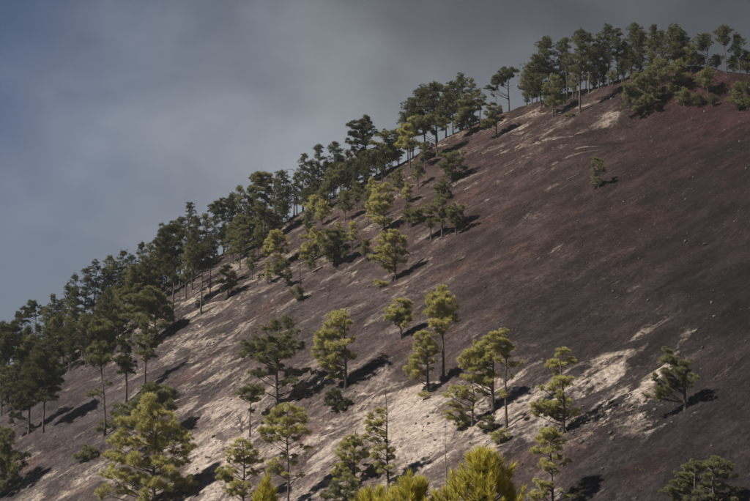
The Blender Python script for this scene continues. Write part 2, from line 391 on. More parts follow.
ORD = ['first', 'second', 'third', 'fourth', 'fifth', 'sixth', 'seventh', 'eighth', 'ninth', 'tenth', 'eleventh', 'twelfth', 'thirteenth', 'fourteenth', 'fifteenth',
       'sixteenth', 'seventeenth', 'eighteenth', 'nineteenth', 'twentieth', 'twenty-first', 'twenty-second', 'twenty-third', 'twenty-fourth', 'twenty-fifth',
       'twenty-sixth', 'twenty-seventh', 'twenty-eighth', 'twenty-ninth', 'thirtieth', 'thirty-first', 'thirty-second', 'thirty-third', 'thirty-fourth', 'thirty-fifth',
       'thirty-sixth', 'thirty-seventh', 'thirty-eighth', 'thirty-ninth', 'fortieth']

def trunk_parts(H, r0, lean, clumps, sides=7, top=1.0, kink=.02, fork=None):
    """trunk path from the base (0,0,0) to the top and a limb to every clump"""
    n = 12; ts = np.linspace(0, 1, n)
    ph = random.uniform(0, 6.28)
    px = lean[0] * ts**1.3 + H * kink * np.sin(ts * 5 + ph) * ts; py = lean[1] * ts**1.3 + H * kink * np.cos(ts * 4.2 + ph) * ts
    path = np.stack([px, py, ts * H * top], 1); path[0, 2] = -.35
    rad = r0 * (1 - .82 * ts**.9); rad[0] *= 1.35
    tr = tube(path, rad, sides)
    limbs = []
    for (c, r) in clumps:
        zt = c[2] - random.uniform(.25, .7) * math.hypot(c[0], c[1]) - .15 * r
        t0 = min(max(zt / (H * top), .1), .96)
        a = np.array([np.interp(t0, ts, path[:, 0]), np.interp(t0, ts, path[:, 1]), t0 * H * top])
        b = np.array(c, float); b[2] -= .1 * r
        if np.linalg.norm(b - a) < .25 * r: continue
        m = (a + b) / 2; m[2] -= .12 * np.linalg.norm(b - a) * random.uniform(.2, 1.2); m[:2] += np.random.default_rng(random.randint(0, 9**6)).normal(size=2) * .06 * np.linalg.norm(b - a)
        tt = np.linspace(0, 1, 5)[:, None]
        P = (1 - tt)**2 * a + 2 * tt * (1 - tt) * m + tt**2 * b
        rr = max(.035, r0 * .34 * (1 - .6 * t0)) * (1 - .75 * tt[:, 0]) + .012
        limbs.append(tube(P, rr, 5))
        for _ in range(2):                                         # twigs into the clump
            e = b + np.random.default_rng(random.randint(0, 9**6)).normal(size=3) * .5 * r
            limbs.append(tube(np.array([P[3], (P[3] + e) / 2 + [0, 0, .08 * r], e]), [.03, .022, .01], 4))
    return tr, limbs

def group_limbs(limbs):
    out = []
    for l in limbs:                                                # a limb (five rings) starts a branch, its twigs (three rings) follow
        if len(l[0]) == 25 or not out or len(out[-1][0][0]) != 25: out.append([l])
        else: out[-1].append(l)
    return out
def finish_tree(root, H, r0, lean, clumps, mat, hero, bark=M_BARK, kink=.02, top=.97, dens=1.0, stubs=0):
    extra = []
    if stubs:
        for _ in range(stubs):
            a = random.uniform(0, 6.28); h = random.uniform(.15, .85) * H; l = random.uniform(.05, .11) * H
            extra.append(((math.cos(a) * l, math.sin(a) * l, h), .01))
    tr, limbs = trunk_parts(H, r0, lean, clumps, top=top, kink=kink)
    to = link('trunk', make_mesh('trunk', tr[0], tr[1], [bark], True), root)
    if stubs:
        for (c, r) in extra:
            limbs.insert(0, tube(np.array([[lean[0] * c[2] / H, lean[1] * c[2] / H, c[2] - .3], [c[0] * .5, c[1] * .5, c[2] - .1], c]), [.035, .025, .01], 4))
    if hero:
        for g in group_limbs(limbs): v, q = join(g); link('branch', make_mesh('branch', v, q, [bark], True), to)
    elif limbs:
        v, q = join(limbs); link('branches', make_mesh('branches', v, q, [bark], True), to)
    if not clumps: return
    if hero:
        order = sorted(clumps, key=lambda c: -c[0][2]); parent = root
        for i, (c, r) in enumerate(order):
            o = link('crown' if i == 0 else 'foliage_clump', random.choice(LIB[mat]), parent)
            k = r * random.uniform(.95, 1.42)
            if i == 0:
                o.location = c; o.rotation_euler = (0, 0, random.uniform(0, 6.28)); o.scale = (k, k, k); parent = o; b0 = (np.array(c), o.rotation_euler.z, k)
            else:                                                   # keep its place in the tree though the crown is scaled
                dx = (np.array(c) - b0[0]) / b0[2]; ca, sa = math.cos(-b0[1]), math.sin(-b0[1])
                o.location = (dx[0] * ca - dx[1] * sa, dx[0] * sa + dx[1] * ca, dx[2])
                o.rotation_euler = (0, 0, random.uniform(0, 6.28)); k2 = k / b0[2]; o.scale = (k2, k2, k2 * random.uniform(.9, 1.15))
    else:
        Vs = []; Fs = []; Ts = []; k = 0
        for (c, r) in clumps:
            V, Fc, T = clump_geo(r, int(50 * dens), 7, flat=random.uniform(.45, .78), ln=.42, wd=.072)
            Vs.append(V + np.array(c)); Fs.append(Fc + k); Ts.append((T[0] + random.uniform(-.15, .15), T[1])); k += len(V)
        link('crown', make_mesh('crown', np.concatenate(Vs), np.concatenate(Fs), [FOL[mat]], False, leaf_attrs((np.concatenate([a for a, b in Ts]), np.concatenate([b for a, b in Ts])))), root)

def root_at(name, p, label, group=None, category='tree'):
    o = bpy.data.objects.new(name, None); C.objects.link(o)
    o.location = (float(p[0]), float(p[1]), gz(p[0], p[1])); o.empty_display_size = .5
    o['label'] = label; o['category'] = category
    if group: o['group'] = group
    return o

# ---- pines whose clumps can be told apart: base pixel, top pixel, clumps (u, v, radius) as seen, needle colour, label
def Zc(reg, scale, lst): return [(reg[0] + a / scale, reg[1] + b / scale, r / scale) for a, b, r in lst]
def hero(u, v, vt, clumps, mat, label, r0=.22, lean_top=None, name='pine_tree', group=None, kink=.02, top=.97, bark=M_BARK, stubs=0, deep=.55, category='tree'):
    p = hit(u, v); _, _, d = project(p[0], p[1], float(ground_z(p[0], p[1]))); px = d / F
    H = (v - vt) * px * 1.01
    cu = sum(c[0] for c in clumps) / len(clumps) if clumps else u
    sp = (max(c[0] for c in clumps) - min(c[0] for c in clumps)) / 2 * px if clumps else 0
    cl = []
    ut = lean_top if lean_top is not None else u
    lean = ((ut - u) * px, 0.0)
    for k, (a, b, r) in enumerate(clumps):
        x = (a - u) * px; z = (v - b) * px; R = r * px
        ax = lean[0] * np.clip(z / max(H, .1), 0, 1.1)
        half = max(sp * .9, .8); off = min(abs(x - ax), half)
        ymax = math.sqrt(max(half * half - off * off, 0)) * deep + .15
        y = random.choice((-1, 1)) * random.uniform(.15, 1.0) * ymax
        cl.append(((x, y, z), R))
        if half > 1.2 and random.random() < .55:                    # the far side of the crown, hidden behind this clump
            cl.append(((x * .7, abs(y) * random.uniform(.8, 1.3) + .3, z - .2 * R), R * random.uniform(.75, 1.0)))
    root = root_at(name, p, label, group, category)
    finish_tree(root, H, r0, lean, cl, mat, True, bark=bark, kink=kink, top=top, stubs=stubs)
    return root

R1 = (80, 320); S1 = 2.78
hero(154, 513, 399, [(150, 403, 9), (140, 410, 9), (160, 412, 9), (131, 422, 9), (145, 424, 10), (158, 425, 9), (170, 423, 9), (178, 432, 8), (186, 437, 7), (183, 450, 8), (126, 435, 8), (137, 440, 10),
      (150, 440, 10), (165, 442, 10), (113, 443, 7), (178, 462, 8), (110, 455, 7), (122, 458, 9), (135, 460, 9), (150, 458, 8), (165, 465, 9), (190, 480, 7), (175, 478, 8), (105, 474, 7), (116, 470, 8),
      (130, 478, 9), (150, 480, 10), (165, 485, 9), (180, 490, 9), (107, 492, 8), (120, 490, 8), (140, 495, 9)], 'y', 'largest bright yellow-green pine with a full layered crown, lower left', r0=.3)
hero(156, 446, 383, [(150, 390, 9), (158, 393, 9), (145, 397, 8), (166, 398, 7), (140, 402, 7), (171, 404, 6), (120, 415, 8), (127, 410, 7), (117, 424, 6), (133, 405, 7), (150, 402, 9), (163, 408, 8), (142, 412, 9)], 'o',
     'rounded olive pine crown rising just behind the largest bright pine')
hero(105, 437, 322, Zc(R1, S1, [(20, 85, 16), (40, 75, 18), (60, 85, 18), (35, 105, 20), (55, 115, 20), (75, 100, 15), (25, 125, 14), (50, 45, 18), (30, 30, 18), (65, 25, 18), (45, 8, 16), (25, 210, 12), (42, 205, 12), (62, 290, 11), (80, 300, 9), (55, 310, 9), (75, 180, 8)]), 'o',
     'slender pine with a leaning double trunk on the lower left slope', r0=.17, lean_top=97, stubs=8)
hero(126, 404, 336, Zc(R1, S1, [(110, 125, 16), (128, 120, 18), (142, 130, 16), (120, 145, 15), (138, 150, 13), (105, 70, 15), (125, 75, 16), (140, 90, 13), (118, 95, 14), (122, 52, 12)]), 'd', 'dark pine with two foliage tiers beside the double-trunked pine', stubs=4)
hero(145, 387, 318, Zc(R1, S1, [(165, 65, 15), (182, 60, 17), (200, 68, 16), (213, 60, 12), (170, 90, 16), (195, 92, 15), (180, 105, 12), (160, 40, 15), (185, 30, 16), (205, 35, 14), (180, 5, 13)]), 'o', 'straight pine with a high tufted crown just above the largest bright pine', stubs=3)
R8 = (0, 360); S8 = 3.577
hero(43, 435, 357, Zc(R8, S8, [(110, 20, 28), (140, 5, 28), (165, 25, 26), (190, 45, 24), (105, 60, 28), (135, 50, 30), (165, 70, 28), (195, 85, 22), (110, 95, 28), (140, 95, 30), (170, 110, 26), (125, 130, 26), (155, 140, 24), (180, 140, 18), (100, 125, 20), (195, 115, 16)]), 'd', 'dense dark pine with bare lower trunk at the left slope')
hero(29, 432, 368, Zc(R8, S8, [(80, 55, 22), (100, 40, 22), (70, 90, 22), (95, 85, 22), (65, 125, 22), (90, 120, 22), (60, 160, 20), (85, 160, 18), (110, 150, 14), (50, 190, 16), (40, 215, 14), (65, 200, 14), (110, 235, 14), (125, 250, 12)]), 'd', 'dark narrow pine close left of the dense dark pine, foliage nearly to the ground')
hero(7.5, 405, 322, [(4, 330, 7), (11, 328, 7), (0, 338, 8), (9, 340, 8), (17, 344, 7), (3, 350, 8), (13, 354, 7), (20, 358, 6), (-3, 360, 7), (-4, 346, 7)], 'd', 'dark pine at the left picture edge with long bare trunk', stubs=5)
hero(-13, 505, 424, [(5, 436, 9), (8, 446, 7), (12, 456, 9), (20, 455, 5), (18, 468, 8), (8, 475, 8), (22, 466, 5), (3, 485, 7), (8, 465, 6), (-5, 440, 9), (-15, 432, 9), (-22, 445, 9), (-10, 458, 9), (-25, 465, 10), (-12, 478, 9), (-28, 482, 8)], 'o', 'green pine spray reaching in from the left picture edge, low down')

R2 = (220, 320); S2 = 2.787
hero(277, 411, 320, Zc(R2, S2, [(75, 70, 18), (100, 85, 18), (110, 60, 18), (140, 60, 18), (170, 55, 20), (200, 65, 18), (220, 78, 15), (90, 105, 16), (120, 110, 16), (150, 100, 18), (185, 100, 18), (95, 150, 14), (120, 155, 16), (150, 148, 15),
     (205, 150, 15), (240, 145, 15), (262, 150, 12), (180, 180, 13), (200, 172, 12), (230, 190, 12), (255, 207, 10), (115, 195, 15), (130, 262, 14), (205, 228, 11), (85, 85, 14), (150, 20, 18), (180, 15, 18), (120, 30, 16), (205, 35, 14), (165, 130, 13), (70, 100, 12), (130, 85, 16), (175, 80, 16)]), 'o',
     'wide dark-limbed pine with drooping branches left of centre', r0=.26)
hero(250, 436, 384, Zc(R2, S2, [(55, 200, 14), (75, 190, 15), (95, 200, 15), (112, 198, 12), (80, 215, 13), (60, 215, 10), (105, 218, 10), (85, 250, 8)]), 'o', 'small thin pine with an umbrella crown beside a dead grey bush', r0=.13, stubs=3)
hero(288, 513, 406, Zc(R2, S2, [(190, 250, 16), (165, 262, 16), (215, 262, 15), (140, 285, 17), (170, 285, 18), (200, 285, 18), (225, 282, 15), (125, 315, 16), (150, 312, 17), (180, 315, 18), (210, 310, 17), (238, 318, 13), (130, 338, 13), (160, 335, 14), (215, 335, 13),
     (238, 360, 13), (150, 410, 17), (165, 425, 13), (200, 405, 14), (180, 435, 12), (140, 425, 11), (210, 385, 9), (225, 440, 8), (175, 388, 12)]), 'y', 'pale green pine on a straight thin trunk below the wide dark-limbed pine', r0=.17, stubs=4)
hero(243, 513, 440, Zc(R2, S2, [(62, 345, 14), (45, 358, 14), (80, 358, 14), (30, 375, 15), (60, 375, 15), (95, 378, 14), (15, 395, 14), (45, 398, 14), (80, 398, 14), (112, 400, 12), (20, 425, 14), (90, 430, 12), (120, 425, 9), (10, 450, 14), (40, 460, 14), (75, 470, 13), (25, 485, 14), (60, 490, 14), (95, 490, 12), (-5, 435, 12)]), 'y', 'bushy pale pine spreading at the bottom edge right of the largest bright pine', r0=.19)
hero(345.5, 389, 308, Zc(R2, S2, [(280, 55, 20), (310, 45, 20), (340, 40, 18), (365, 60, 14), (275, 80, 19), (300, 80, 20), (330, 75, 18), (270, 105, 15), (295, 110, 18), (320, 110, 17), (345, 100, 14), (370, 105, 12), (300, 135, 16), (325, 140, 13), (280, 125, 12), (295, 20, 16), (320, 10, 18), (345, 15, 16), (330, -15, 16), (345, -5, 12), (315, -8, 13), (310, 160, 11), (335, 165, 10)]), 'y', 'full yellow-green pine leaning foliage left, dark shrub at its foot', r0=.22)
hero(354.5, 489, 431, Zc(R2, S2, [(370, 330, 13), (360, 345, 14), (385, 350, 14), (345, 360, 14), (370, 370, 15), (400, 375, 12), (330, 385, 14), (355, 392, 14), (385, 395, 13), (325, 412, 12), (345, 415, 13), (410, 385, 9), (320, 430, 11), (350, 440, 13), (385, 425, 10), (330, 450, 11), (375, 450, 10)]), 'y', 'small tufted pine left of the half-bare leaning pine near the bottom', r0=.15)
hero(346, 512, 478, [(346, 484, 6), (336, 489, 6), (355, 488, 6), (329, 496, 6), (345, 496, 7), (360, 496, 6), (338, 504, 6)], 'o', 'low rounded pine top at the bottom edge below the small tufted pine', r0=.12)
R3 = (350, 320); S3 = 2.787
hero(388.5, 486, 386, Zc(R3, S3, [(85, 250, 13), (65, 265, 13), (98, 265, 9), (55, 285, 13), (80, 282, 13), (48, 305, 12), (70, 305, 13), (42, 325, 11), (60, 330, 11), (85, 315, 10), (75, 355, 13), (95, 350, 10), (112, 360, 11), (68, 378, 13), (118, 380, 10), (75, 400, 13), (112, 405, 11), (85, 420, 10), (118, 425, 9), (100, 335, 8), (60, 372, 8)]), 'y', 'half-bare pine leaning left with a naked top, low centre', r0=.16, lean_top=384, stubs=10)
hero(427.5, 390, 328, Zc(R3, S3, [(205, 55, 15), (185, 65, 15), (230, 65, 14), (195, 85, 16), (220, 85, 15), (245, 80, 11), (180, 105, 15), (205, 105, 14), (235, 105, 12), (170, 130, 13), (190, 135, 14), (175, 150, 10), (225, 128, 9), (205, 30, 14), (185, 40, 12), (222, 42, 12)]), 'y', 'upright yellow-green pine with short crown near the centre pale ash', r0=.19)
hero(443.2, 377, 284, [(443, 288, 6), (436, 293, 7), (450, 294, 6), (432, 301, 7), (443, 300, 8), (455, 303, 6), (430, 310, 6), (441, 311, 8), (452, 312, 7), (436, 319, 7), (448, 321, 7), (458, 317, 4), (440, 328, 5)], 'y', 'tall pine with long bare trunk just right of the upright centre pine', r0=.2, stubs=5)
hero(472.5, 424, 382, Zc(R3, S3, [(285, 190, 13), (305, 185, 12), (330, 195, 11), (275, 205, 12), (300, 205, 13), (345, 215, 9), (280, 230, 12), (295, 245, 12), (270, 255, 11), (290, 268, 12), (310, 265, 11), (300, 285, 11), (325, 280, 9), (275, 268, 9), (340, 240, 8)]), 'y', 'gnarled low pine with crooked dark trunk left of the twin tall pines', r0=.2, kink=.07)
R4 = (450, 320); S4 = 2.787
hero(493, 411, 338, Zc(R4, S4, [(70, 85, 18), (95, 75, 18), (50, 105, 18), (80, 105, 20), (105, 100, 15), (40, 130, 16), (65, 130, 19), (90, 125, 16), (40, 155, 14), (60, 160, 15), (100, 150, 17), (120, 150, 14), (90, 170, 13), (110, 170, 12), (85, 195, 11), (100, 205, 10), (80, 62, 14), (105, 58, 12)]), 'y', 'stout rounded pine, left one of the two tall pines right of centre', r0=.24)
hero(506.5, 430, 330, Zc(R4, S4, [(145, 60, 15), (125, 75, 14), (160, 75, 14), (130, 95, 14), (150, 90, 14), (175, 85, 10), (115, 110, 12), (135, 115, 13), (160, 105, 11), (180, 128, 10), (200, 130, 7), (150, 215, 11), (145, 205, 9), (110, 55, 13), (130, 45, 13), (150, 38, 11), (175, 165, 7)]), 'y', 'slim straight bare-trunked pine, right of the two tall pines right of centre', r0=.18, stubs=5)
hero(563.5, 436, 351, Zc(R4, S4, [(315, 100, 18), (290, 130, 18), (275, 135, 10), (335, 122, 17), (312, 128, 17), (350, 122, 8), (310, 175, 20), (285, 195, 15), (260, 198, 11), (325, 185, 15), (250, 240, 18), (235, 250, 12), (240, 268, 12), (280, 240, 18), (300, 255, 18), (350, 265, 14), (320, 232, 15), (290, 275, 13), (270, 265, 14), (305, 215, 14), (325, 265, 11), (300, 155, 11), (360, 258, 8), (330, 325, 9)]), 'y', 'pine with stacked separate foliage tufts right of centre', r0=.2, kink=.03)
hero(552.5, 515, 425, Zc(R4, S4, [(280, 312, 18), (262, 325, 17), (300, 325, 17), (275, 340, 17), (315, 342, 13), (245, 365, 16), (270, 368, 16), (298, 362, 16), (325, 400, 13), (310, 385, 10), (262, 408, 16), (285, 412, 13), (300, 425, 10), (250, 455, 17), (270, 465, 16), (290, 460, 13), (240, 488, 16), (265, 492, 15), (350, 490, 11), (310, 480, 11)]), 'y', 'pine in front of and below the stacked-tuft pine, cut by the bottom edge', r0=.17, stubs=4)
R5 = (600, 320); S5 = 2.787
hero(685, 410, 348, Zc(R5, S5, [(195, 88, 13), (182, 112, 16), (208, 118, 16), (165, 165, 16), (188, 150, 20), (215, 145, 20), (240, 148, 18), (252, 165, 14), (240, 125, 13), (155, 210, 18), (132, 215, 11), (180, 205, 15), (205, 185, 14), (170, 190, 14), (232, 180, 13), (250, 185, 10), (190, 175, 15), (225, 168, 15)]), 'o', 'lone small pine on the dark right slope beside a pale ash patch', r0=.2)
hero(696, 520, 461, Zc(R5, S5, [(268, 398, 14), (248, 412, 15), (278, 418, 14), (228, 432, 15), (255, 435, 16), (210, 450, 13), (240, 455, 15), (270, 450, 15), (190, 470, 12), (215, 475, 14), (245, 478, 15), (272, 480, 14), (175, 478, 9), (200, 495, 13), (230, 500, 14), (262, 505, 14)]), 'o', 'left and lower of two joined pine crowns at the bottom right corner', r0=.19)
hero(714.5, 518, 457, Zc(R5, S5, [(325, 388, 14), (305, 405, 15), (342, 402, 15), (365, 408, 12), (300, 430, 16), (328, 428, 17), (355, 432, 15), (380, 435, 10), (290, 460, 15), (318, 460, 17), (348, 462, 16), (375, 470, 13), (300, 488, 15), (335, 492, 16), (370, 495, 14), (390, 490, 9)]), 'o', 'right and taller of two joined pine crowns at the bottom right corner', r0=.21)
# upper slope
R6 = (390, 50); S6 = 4.177
hero(509, 108, 60, Zc(R6, S6, [(500, 60, 20), (522, 70, 17), (480, 72, 20), (470, 95, 20), (445, 95, 18), (440, 120, 18), (462, 115, 16), (420, 140, 14), (403, 142, 11), (492, 85, 16), (515, 85, 10)]), 'd', 'lone bare-trunked pine on the skyline with crown swept left', r0=.17, stubs=6)
hero(496.5, 137.5, 90, Zc(R6, S6, [(430, 180, 9), (435, 215, 15), (425, 235, 18), (450, 240, 18), (412, 262, 18), (435, 265, 20), (460, 250, 12), (405, 290, 18), (430, 295, 18), (455, 285, 14), (395, 310, 14), (420, 315, 14)]), 'o', 'small conical pine on the red-brown slope below the lone skyline pine', r0=.15)
hero(480, 130, 87, Zc(R6, S6, [(372, 170, 12), (360, 190, 16), (385, 200, 16), (370, 215, 16), (395, 230, 12), (355, 230, 14), (375, 245, 12), (390, 215, 12)]), 'o', 'slim pine with a small high crown between conical pines on the upper ridge', r0=.14)
hero(470.7, 134.5, 95, Zc(R6, S6, [(318, 200, 18), (305, 225, 20), (330, 225, 18), (295, 250, 22), (322, 252, 22), (345, 250, 14), (285, 278, 22), (312, 280, 22), (342, 282, 20), (362, 290, 14), (275, 302, 18), (300, 310, 18), (330, 310, 18), (280, 325, 12)]), 'o', 'dense cone-shaped pine at the right foot of the big dark ridge clump', r0=.18)
hero(437, 158, 114, Zc(R6, S6, [(110, 295, 22), (140, 300, 22), (165, 295, 18), (190, 300, 18), (220, 295, 20), (245, 300, 15), (120, 320, 18), (150, 325, 18), (210, 320, 18), (100, 340, 15), (140, 350, 16), (180, 345, 14), (230, 330, 13), (130, 285, 14), (200, 285, 14), (120, 400, 14), (145, 410, 16), (160, 395, 12)]), 'o', 'crooked olive pine with flat spreading top below the big dark ridge clump', r0=.19, kink=.06)
hero(410, 171, 120, Zc(R6, S6, [(85, 300, 18), (60, 320, 18), (100, 330, 20), (50, 350, 18), (80, 355, 20), (110, 365, 16), (45, 385, 16), (75, 390, 20), (105, 395, 18), (60, 415, 16), (90, 420, 16), (125, 415, 12), (35, 405, 12)]), 'y', 'pale-green pine at the lower left of the crooked flat-topped pine', r0=.15)
hero(452, 182, 149, [(443, 154, 4), (449, 156, 4.5), (456, 153, 4), (463, 152, 3.5), (452, 160, 5), (460, 159, 4.5), (446, 163, 5), (455, 166, 5.5), (464, 167, 4), (449, 170, 5), (458, 173, 5), (446, 175, 4)], 'o', 'short bushy olive pine with a dark shadow beside it, upper middle slope', r0=.15)
hero(442, 238, 180, [(442, 184, 5), (437, 188, 5), (446, 189, 4.5), (440, 193, 6), (447, 196, 4.5), (436, 198, 5), (443, 201, 5.5), (438, 208, 5), (446, 210, 5), (442, 216, 5), (437, 220, 4), (446, 222, 4)], 'o', 'middle of three close pines standing in the middle of the slope', r0=.17)
hero(431, 241, 206, [(421, 210, 5), (414, 214, 5), (426, 214, 4.5), (418, 219, 5), (424, 222, 4), (430, 212, 5), (433, 219, 4.5), (413, 221, 3.5), (429, 225, 4)], 'o', 'left and lowest of three close pines standing in the middle of the slope', r0=.15)
hero(456, 236.5, 204, [(456, 208, 5), (451, 213, 5), (461, 213, 4.5), (456, 218, 5.5), (463, 221, 4), (450, 221, 4.5), (457, 226, 5), (462, 229, 3.5)], 'o', 'right of three close pines standing in the middle of the slope', r0=.15)
hero(598.5, 189.5, 157, [(597, 160, 3.2), (601, 163, 3.2), (595, 166, 3.5), (600, 169, 3.8), (603, 173, 3), (594, 173, 3.4), (598, 177, 3.8), (596, 182, 3.8), (601, 184, 2.8), (593, 186, 3)], 'o', 'solitary small olive pine high on the bare upper right slope', r0=.14)
hero(645.5, 111.5, 72, [(645, 77, 5.5), (636, 79, 5.5), (654, 82, 5), (629, 85, 5.5), (640, 85, 6), (650, 87, 5.5), (624, 92, 5), (633, 92, 6), (644, 92, 6), (655, 93, 5), (626, 99, 4.5), (636, 100, 5), (648, 100, 5), (655, 101, 3.5), (623, 105, 3.5), (634, 108, 3.5), (641, 106, 3)], 'o', 'broad round-crowned pine on a short trunk below the summit trees', r0=.24)
# mid slope, partly behind the skyline belt
R7 = (200, 200)
hero(280, 267, 226, Zc((180, 160), 4.177, [(395, 295, 20), (375, 310, 20), (415, 310, 20), (365, 335, 20), (395, 335, 22), (430, 325, 18), (445, 345, 14), (360, 365, 18), (385, 365, 18), (415, 365, 16), (360, 385, 12), (410, 395, 14), (425, 410, 12), (405, 420, 12), (440, 375, 12)]), 'y', 'round-headed pine left of the tall bare dead stem on the middle slope', r0=.16)
hero(291, 287, 262, [(280, 268, 4.5), (285, 266, 4.5), (277, 273, 4), (288, 272, 4), (283, 276, 4), (290, 279, 4), (288, 283, 3)], 'o', 'tiny thin pine right below the round-headed pine', r0=.08, lean_top=281)
hero(318.5, 258, 225, Zc(R7, 4.177, [(485, 125, 18), (465, 145, 18), (505, 145, 18), (440, 155, 18), (480, 165, 20), (520, 165, 16), (430, 185, 16), (460, 185, 18), (500, 190, 16), (425, 215, 16), (450, 210, 18), (485, 215, 16), (420, 240, 14), (445, 240, 14)]), 'y', 'yellow-green spreading pine right of the tall bare dead stem', r0=.17)
hero(334, 268, 228, [(334, 232, 5), (328, 236, 5), (341, 236, 5), (325, 242, 5), (334, 242, 6), (343, 243, 5), (329, 248, 5.5), (339, 249, 5.5), (346, 249, 4), (325, 254, 4.5), (334, 255, 5.5), (343, 256, 4.5), (330, 261, 4.5), (339, 261, 4)], 'o', 'dense dark-olive pine close right of the yellow-green spreading pine', r0=.17)
hero(384, 233, 184, [(384, 188, 5), (377, 191, 5), (390, 193, 4.5), (371, 198, 5), (382, 199, 6), (391, 202, 4), (368, 206, 4.5), (378, 207, 6), (387, 209, 5), (374, 214, 5), (384, 217, 5), (369, 219, 4), (379, 222, 4.5), (388, 224, 4)], 'y', 'yellow-green pine up the slope, left of the three close pines', r0=.17)
hero(395.5, 279, 226, [(394, 231, 5), (386, 234, 5), (401, 236, 5), (380, 240, 5), (391, 240, 6), (402, 243, 5), (378, 248, 5), (388, 248, 6), (398, 249, 5.5), (406, 250, 3.5), (376, 256, 4.5), (386, 256, 5), (396, 258, 5), (404, 259, 4), (383, 264, 4), (392, 266, 4), (378, 281, 4.5), (385, 285, 4.5), (402, 282, 4)], 'y', 'tall full pine in the dead centre of the slope', r0=.18)
hero(401, 341, 298, [(401, 303, 5), (394, 307, 5), (408, 307, 5), (390, 313, 5), (399, 313, 6), (409, 314, 5), (393, 319, 5), (404, 320, 5.5), (412, 321, 4), (388, 320, 3.5), (398, 326, 4.5), (407, 327, 4)], 'y', 'pale-green pine below the tall centre pine, above the central ash', r0=.16)
hero(228, 296, 263, [(228, 268, 4.5), (223, 272, 4.5), (232, 274, 4), (226, 278, 5), (221, 281, 4), (231, 283, 4.5), (226, 287, 4)], 'o', 'small pine alone on the slope below the skyline, left of middle', r0=.14)
hero(201, 315, 243, [(201, 247, 5), (194, 250, 5), (207, 251, 4.5), (199, 255, 6), (191, 258, 5), (207, 259, 5), (197, 263, 5.5), (204, 266, 5), (193, 267, 4)], 'd', 'tall dark pine on a long bare trunk, lowest standing below the left skyline', r0=.19, stubs=8)
hero(210, 297, 238, [(210, 242, 4.5), (205, 246, 4.5), (214, 247, 4.5), (209, 252, 5), (215, 256, 4), (204, 255, 4), (210, 260, 4)], 'd', 'thin dark pine just right of the tall dark bare-trunked pine', r0=.13, stubs=6)
hero(172.6, 320, 220, [(166, 225, 7), (173, 224, 6), (160, 231, 6), (169, 232, 7), (177, 231, 6), (158, 239, 6), (166, 240, 7), (175, 240, 6), (160, 247, 5.5), (170, 248, 6), (178, 250, 5), (167, 256, 5), (175, 262, 5), (164, 268, 4.5), (172, 275, 4)], 'd', 'tall round-topped dark pine standing out above the left skyline belt', r0=.22, stubs=5)
hero(155, 342, 285, [(148, 291, 6), (158, 293, 6), (138, 295, 6), (130, 300, 6), (143, 300, 7), (154, 301, 7), (164, 301, 6), (126, 308, 6), (136, 308, 7), (148, 309, 7), (160, 310, 7), (170, 308, 5), (130, 317, 6), (142, 317, 7), (155, 318, 7), (167, 317, 6), (136, 325, 6), (150, 326, 6), (163, 325, 5)], 'o', 'bushy low-branched olive pine in front of the left skyline belt', r0=.2)
hero(264, 244, 171, Zc((180, 160), 4.177, [(320, 55, 22), (350, 65, 22), (300, 75, 20), (335, 90, 24), (370, 85, 18), (305, 110, 22), (340, 120, 24), (370, 125, 20), (350, 150, 20), (320, 145, 18), (340, 180, 20), (370, 180, 18), (325, 205, 18), (350, 215, 18), (375, 215, 14)]), 'o', 'tall full pine at the skyline left of the bent-topped black snag', r0=.2)
hero(244.5, 252, 212, Zc((180, 160), 4.177, [(260, 235, 20), (235, 250, 20), (285, 250, 20), (215, 270, 18), (250, 270, 22), (290, 275, 18), (225, 295, 18), (255, 300, 18), (300, 300, 15), (210, 315, 14), (240, 325, 16), (275, 325, 16), (205, 290, 14), (310, 285, 10)]), 'o', 'open-branched pine with sky gaps below the skyline, left of middle', r0=.17)
hero(224, 236, 178, Zc((180, 160), 4.177, [(185, 95, 18), (160, 100, 18), (210, 95, 16), (140, 115, 16), (175, 115, 18), (225, 105, 12), (130, 135, 14), (160, 140, 16), (195, 135, 16), (215, 125, 12), (150, 165, 13), (180, 165, 14), (205, 160, 12)]), 'd', 'umbrella-topped pine standing above the skyline right of the left belt', r0=.17, stubs=4)
hero(366.5, 176, 112, Zc((270, 100), 4.177, [(395, 65, 20), (360, 70, 18), (415, 70, 16), (340, 90, 18), (375, 95, 20), (410, 95, 18), (335, 120, 18), (365, 125, 20), (400, 125, 20), (435, 115, 16), (340, 155, 18), (375, 155, 20), (410, 155, 18), (345, 185, 16), (380, 190, 18), (420, 190, 16), (400, 215, 14), (365, 215, 14), (390, 250, 12)]), 'd', 'tallest dark pine on the skyline left of the big ridge clump', r0=.2, stubs=4)
hero(384.5, 175, 129, Zc((270, 100), 4.177, [(480, 130, 18), (505, 140, 18), (460, 150, 20), (490, 160, 22), (520, 165, 16), (440, 180, 18), (470, 190, 22), (505, 190, 20), (420, 215, 18), (450, 220, 20), (490, 225, 18), (515, 220, 14), (410, 245, 16), (440, 250, 18), (475, 255, 16), (500, 250, 12)]), 'o', 'yellowish pine right beside the tallest dark skyline pine', r0=.18)
hero(35, 347, 286, Zc((0, 250), 4.177, [(145, 165, 18), (120, 172, 18), (170, 178, 16), (100, 190, 18), (135, 190, 18), (165, 198, 14), (85, 210, 16), (110, 212, 16), (75, 230, 14), (95, 235, 12), (150, 215, 10), (178, 192, 10), (160, 320, 14), (120, 325, 14)]), 'd', 'flat-topped pine standing clear against the sky at far left', r0=.17)

